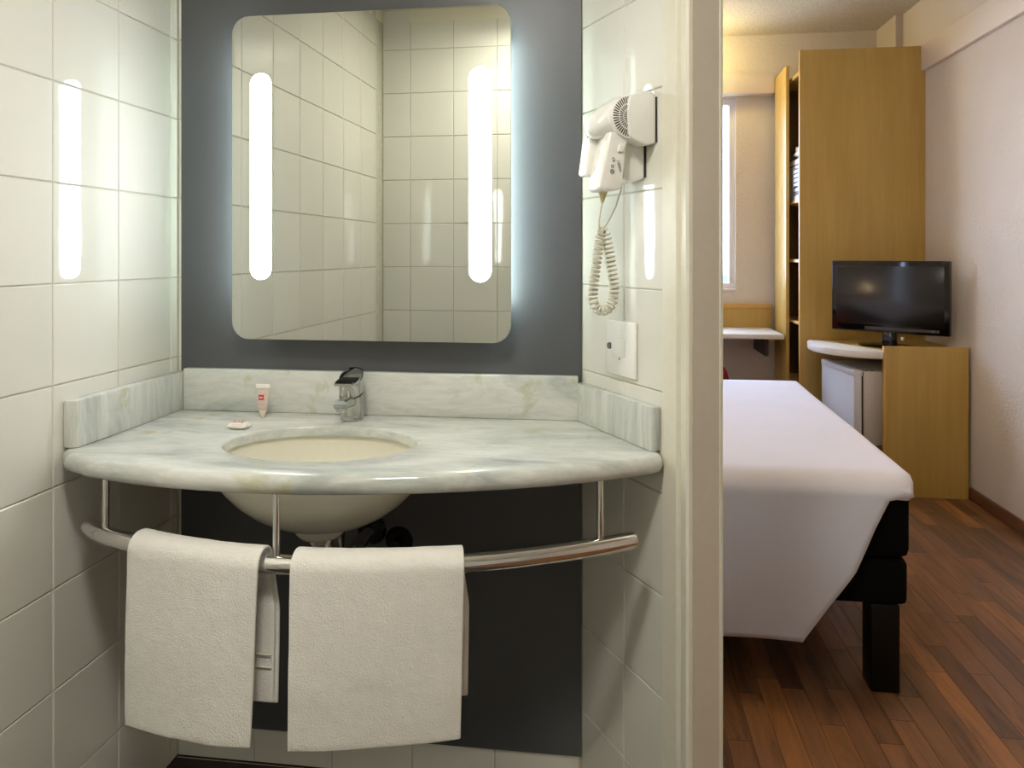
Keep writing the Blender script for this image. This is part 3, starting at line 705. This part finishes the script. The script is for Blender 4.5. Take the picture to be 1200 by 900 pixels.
prism('door', 'beech', wa, [(WX-.026, 4.905), (WX-.006, 4.900), (WX+.002, 5.262), (WX-.018, 5.262)], .02, 2.435, .0015)
sf = empty('room_safe', (1.30, 4.80, 1.586), 'small white keypad safe on an upper wardrobe shelf', 'safe')
box('safe_body', 'fridge', sf, WX+.022, 1.50, 4.705, 5.10, 1.586, 1.840, .004)
box('keypad', 'facade_win', sf, WX+.017, WX+.022, 4.76, 4.90, 1.66, 1.78, .001)
for i in range(4):
    for j in range(3):
        box('key', 'whiteprint', sf, WX+.0145, WX+.017, 4.775+j*.042, 4.803+j*.042, 1.672+i*.027, 1.690+i*.027)
box('safe_frame', 'black', sf, WX+.019, WX+.022, 4.72, 5.06, 1.80, 1.806)
box('bolt_slot', 'dark_grey', sf, WX+.0185, WX+.022, 4.745, 4.90, 1.615, 1.640)
bd = bmesh.new(); bmesh.ops.create_icosphere(bd, subdivisions=3, radius=1)
for v_ in bd.verts:
    k = 1+.28*noise.noise(v_.co*2.3)+.12*noise.noise(v_.co*6); v_.co = Vector((1.22+v_.co.x*.07*k, 4.86+v_.co.y*.12*k, 1.888+max(-.047, v_.co.z*.055*k)))
tag(mk('crumpled_bag', 0, 0, 'plastic', None, True, bd), 'crumpled pale bag lying on top of the safe', 'bag')

# ---------------------------------------------------------------- desk by the window
dk = empty('window_desk', (.0, 5.1, 0), 'white-topped wall desk with beech backboard under the window', 'desk')
box('desktop', 'laminate', dk, -1.25, 1.075, 4.85, 5.35, .720, .750, .003)
box('backboard', 'beech', dk, -1.25, 1.10, 5.33, 5.349, .750, .880)
box('cap_rail', 'beech_edge', dk, -1.25, 1.10, 5.315, 5.349, .880, .908, .002)
box('bracket', 'dark_grey', dk, .98, 1.0, 4.95, 5.34, .60, .720); box('bracket', 'dark_grey', dk, -1.20, -1.18, 4.95, 5.34, .60, .720)
ch = empty('desk_chair', (.45, 4.50, 0), 'red moulded chair at the desk behind the bed', 'chair')
v = []; f = []; nu, nv = 14, 12
for s_ in (0, 1):
    for j in range(nv+1):
        for i in range(nu+1):
            a = i/nu*2-1; b = j/nv
            wd = .215-.05*b**2-.03*max(0, b-.8)*5*abs(a)
            v.append((.45+a*wd, 4.28-.04*b-.05*(1-a*a)+.018*s_-.0, .43+b*.285-.05*abs(a)**3*b))
nn = (nu+1)*(nv+1)
for s_ in (0, 1):
    for j in range(nv):
        for i in range(nu): a = s_*nn+j*(nu+1)+i; f.append((a, a+1, a+nu+2, a+nu+1))
edge = [i for i in range(nu+1)]+[j*(nu+1)+nu for j in range(1, nv+1)]+[nv*(nu+1)+i for i in range(nu-1, -1, -1)]+[j*(nu+1) for j in range(nv-1, 0, -1)]
for i in range(len(edge)): a, b = edge[i], edge[(i+1) % len(edge)]; f.append((a, b, b+nn, a+nn))
smooth_angle(mk('backrest', v, f, 'redchair', ch), 60)
prism('seat', 'redchair', ch, [(.24,4.24),(.66,4.24),(.67,4.45),(.63,4.66),(.58,4.69),(.32,4.69),(.27,4.66),(.23,4.45)], .430, .450, .006)
for dx, dy in ((-.18,4.29), (.18,4.29), (-.17,4.64), (.17,4.64)):
    tube('leg', 'chrome', ch, [(.45+dx, dy, .432), (.45+dx*1.15, dy+(.03 if dy > 4.5 else -.03), 0)], .010, 10)

# ---------------------------------------------------------------- TV cabinet, fridge, television
tc = empty('television_cabinet', (1.5, 4.4, 0), 'low beech cabinet with curved white shelf against the right wall', 'cabinet')
box('side_panel', 'beech', tc, 1.412, RX-.016, 4.10, 4.122, 0, .773)
box('edge_band', 'beech_edge', tc, 1.404, 1.412, 4.10, 4.122, 0, .773)
curve = [(1.402,4.10),(1.34,4.105),(1.27,4.135),(1.205,4.19),(1.155,4.27),(1.125,4.37),(1.122,4.47),(1.140,4.57),(1.182,4.668),(RX-.003,4.668),(RX-.003,4.124),(1.402,4.124)]
prism('curved_top', 'laminate', tc, curve, .708, .745, .0035)
prism('top_inlay', 'beech', tc, [(1.20,4.666),(1.43,4.126),(RX-.004,4.126),(RX-.004,4.666)], .7448, .7468)
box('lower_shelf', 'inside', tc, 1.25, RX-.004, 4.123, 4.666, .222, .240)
XF[0] = Matrix.Translation((1.272, 4.150, 0)) @ Matrix.Rotation(math.radians(6), 4, 'Z')
fr = empty('mini_fridge', (.2, .22, .242), 'small white minibar fridge under the curved shelf', 'fridge')
box('fridge_door', 'fridge', fr, 0, .042, 0, .445, .246, .636, .008, 3)
box('door_seal', 'dark_grey', fr, .042, .052, .008, .437, .250, .630)
box('fridge_body', 'fridge_side', fr, .052, .46, .0, .445, .242, .632, .005)
box('door_top_strip', 'fridge', fr, -.002, .046, -.001, .446, .606, .640, .006)
for a in (.060, .090): box('hinge', 'chrome_dk', fr, a, a+.018, .012, .030, .632, .642, .002)
XF[0] = Matrix.Translation((1.505, 4.315, .7463)) @ Matrix.Rotation(-math.radians(36.5), 4, 'Z')
tv = empty('television', (0, 0, 0), 'black flat-screen television on the curved white shelf', 'television')
box('cabinet_frame', 'blackgloss', tv, -.300, .300, -.022, .022, .078, .468, .006, 3)
box('back_cover', 'black', tv, -.22, .22, .02, .060, .12, .42, .012)
box('screen', 'screen', tv, -.273, .273, -.0235, -.021, .118, .438, .001)
box('lower_trim', 'dark_grey', tv, -.12, .25, -.0232, -.0215, .092, .108)
box('printed_mark', 'greytext', tv, .215, .228, -.0238, -.0230, .097, .103); box('printed_mark', 'greytext', tv, .240, .248, -.0238, -.0230, .097, .103)
box('neck', 'blackgloss', tv, -.036, .036, -.010, .026, .012, .095, .006)
lathe('stand_base', 'blackgloss', tv, 0, .0, [(0,.001),(.158,.001),(.160,.006),(.150,.011),(.05,.020),(0,.021)], 48, 1, .66)
box('socket_block', 'plastic', tv, .048, .062, .028, .05, .035, .055, .002)
XF[0] = Matrix()

# ---------------------------------------------------------------- bed
be = empty('double_bed', (-.1, 3.05, 0), 'double bed with two-tier black upholstered base on black legs', 'bed')
def edge_x(y): return .846+(y-2.25)*.042
def bed_box(name, z0, z1, ins, bev):
    return prism(name, 'bedblack', be, [(-1.22, 2.25+ins), (edge_x(2.25)-ins, 2.25+ins), (edge_x(3.86)-ins, 3.86-ins), (-1.22, 3.86-ins)], z0, z1, bev)
bed_box('lower_base', .250, .380, .006, .018); bed_box('mattress', .384, .580, 0, .026)
for lx in (-1.12, .738):
    for ly in (2.256, 3.74): box('leg', 'bedleg', be, lx, lx+.078, ly, ly+.078, .003, .252, .003)
for lx in (-1.12, .738):
    for ly in (2.256, 3.74): box('foot_glide', 'plastic', be, lx+.02, lx+.058, ly+.02, ly+.058, 0, .004)
# sheet: u across the bed toward its foot, v from the far side over the near side and down
v = []; f = []; NU, NV = 64, 72
ZT = .616
def drape_x(z):
    P = [(.148,.545),(.25,.610),(.355,.683),(.42,.712),(.478,.738),(.54,.772),(.60,.806),(.7,.85)]
    for a, b in zip(P, P[1:]):
        if z <= b[0]: return a[1]+(b[1]-a[1])*max(0, (z-a[0]))/(b[0]-a[0])
    return P[-1][1]
def sheet_pt(u, v_):
    # v_ : 0..1, top for v_<.55, roll .55...65, drop to 1
    fold = 0
    if v_ < .5:
        y = 3.885-(3.885-2.335)*(v_/.5); z = ZT; nrm = 0
    elif v_ < .62:
        a = (v_-.5)/.12*PI/2; y = 2.335-.095*math.sin(a); z = ZT-.055*(1-math.cos(a)); nrm = 1
    else:
        k = (v_-.62)/.38; z = ZT-.055-(ZT-.055-.146)*k; y = 2.240-.016*math.sin(k*PI)-.006*k
    side = edge_x(y)+.014
    kk = min(1, max(0, (v_-.5)/.12))
    w_top = side+1.2 if kk <= 0 else (side*(1-kk**2)+drape_x(z)*kk**2)+1.2
    ov = .07*(1-kk)**.8; L = w_top+ov; s_ = u*L; r_ = .024*(1-kk)+.001
    if s_ <= w_top-r_*.8: x = -1.2+s_
    else:
        q = s_-(w_top-r_*.8)
        if q < r_*PI/2: x = -1.2+w_top-r_*.8+r_*math.sin(q/r_); z -= r_*(1-math.cos(q/r_))
        else: x = -1.2+w_top+r_*.2; z -= r_+(q-r_*PI/2)
    z += .0025*noise.noise(Vector((x*3, y*3, 0)))*(1 if v_ < .5 else 0)
    if v_ >= .5:
        y += .006*noise.noise(Vector((x*5, z*2.5, 2)))*min(1, (v_-.5)*5)
        if v_ > .6: z += .008*noise.noise(Vector((x*4, 0, 5)))*(v_-.6)*2.5
    return (x, y, z)
for j in range(NV+1):
    for i in range(NU+1):
        u = (i/NU)**.6
        v.append(sheet_pt(u, j/NV))
nn = len(v)
for j in range(NV):
    for i in range(NU): a = j*(NU+1)+i; f.append((a, a+1, a+NU+2, a+NU+1))
sh_ = mk('bed_sheet', v, f, 'sheet', None, True); tag(sh_, 'white sheet spread over the bed and hanging in a point over its near side', 'bed sheet')
sm = sh_.modifiers.new('thickness', 'SOLIDIFY'); sm.thickness = .004; sm.offset = 1
# tucked corner fold
bm = bmesh.new(); bmesh.ops.create_uvsphere(bm, u_segments=24, v_segments=14, radius=1)
for q_ in bm.verts:
    c = q_.co; sx = math.copysign(abs(c.x)**.6, c.x); sy = math.copysign(abs(c.y)**.6, c.y); sz = math.copysign(abs(c.z)**.75, c.z)
    k = 1+.06*math.sin(c.z*7+c.x*4)
    q_.co = Vector((.822+sx*.034*k, 2.292+sy*.050*k, .572+sz*.024))
mk('tucked_corner', 0, 0, 'sheet', sh_, True, bm)

# ---------------------------------------------------------------- outside the window
struct(box('ground', 'street', None, -60, 80, 8, 140, -14.2, -14))
bl = empty('apartment_building', (8, 50, -14), 'pale distant building seen through the bedroom window', 'building')
box('facade', 'facade', bl, -6, 16, 50, 60, -14, 1.0)
for i in range(9):
    for j in range(5): box('window', 'facade_win', bl, -5+i*2.3, -3.8+i*2.3, 49.9, 50.0, -12+j*2.6, -10.5+j*2.6)
te = empty('tree', (6.5, 40, -14), 'dark green tree outside the window', 'tree')
tube('trunk', 'bark', te, [(6.5,40,-14),(6.5,40,-5)], [.35,.2], 8)
bm = bmesh.new(); bmesh.ops.create_icosphere(bm, subdivisions=3, radius=1)
for q_ in bm.verts:
    k = 1+.3*noise.noise(q_.co*2)+.15*noise.noise(q_.co*5); q_.co = Vector((6.5+q_.co.x*2.6*k, 40+q_.co.y*2.4*k, -3.4+q_.co.z*2.6*k))
mk('crown', 0, 0, 'leaf', te, True, bm)
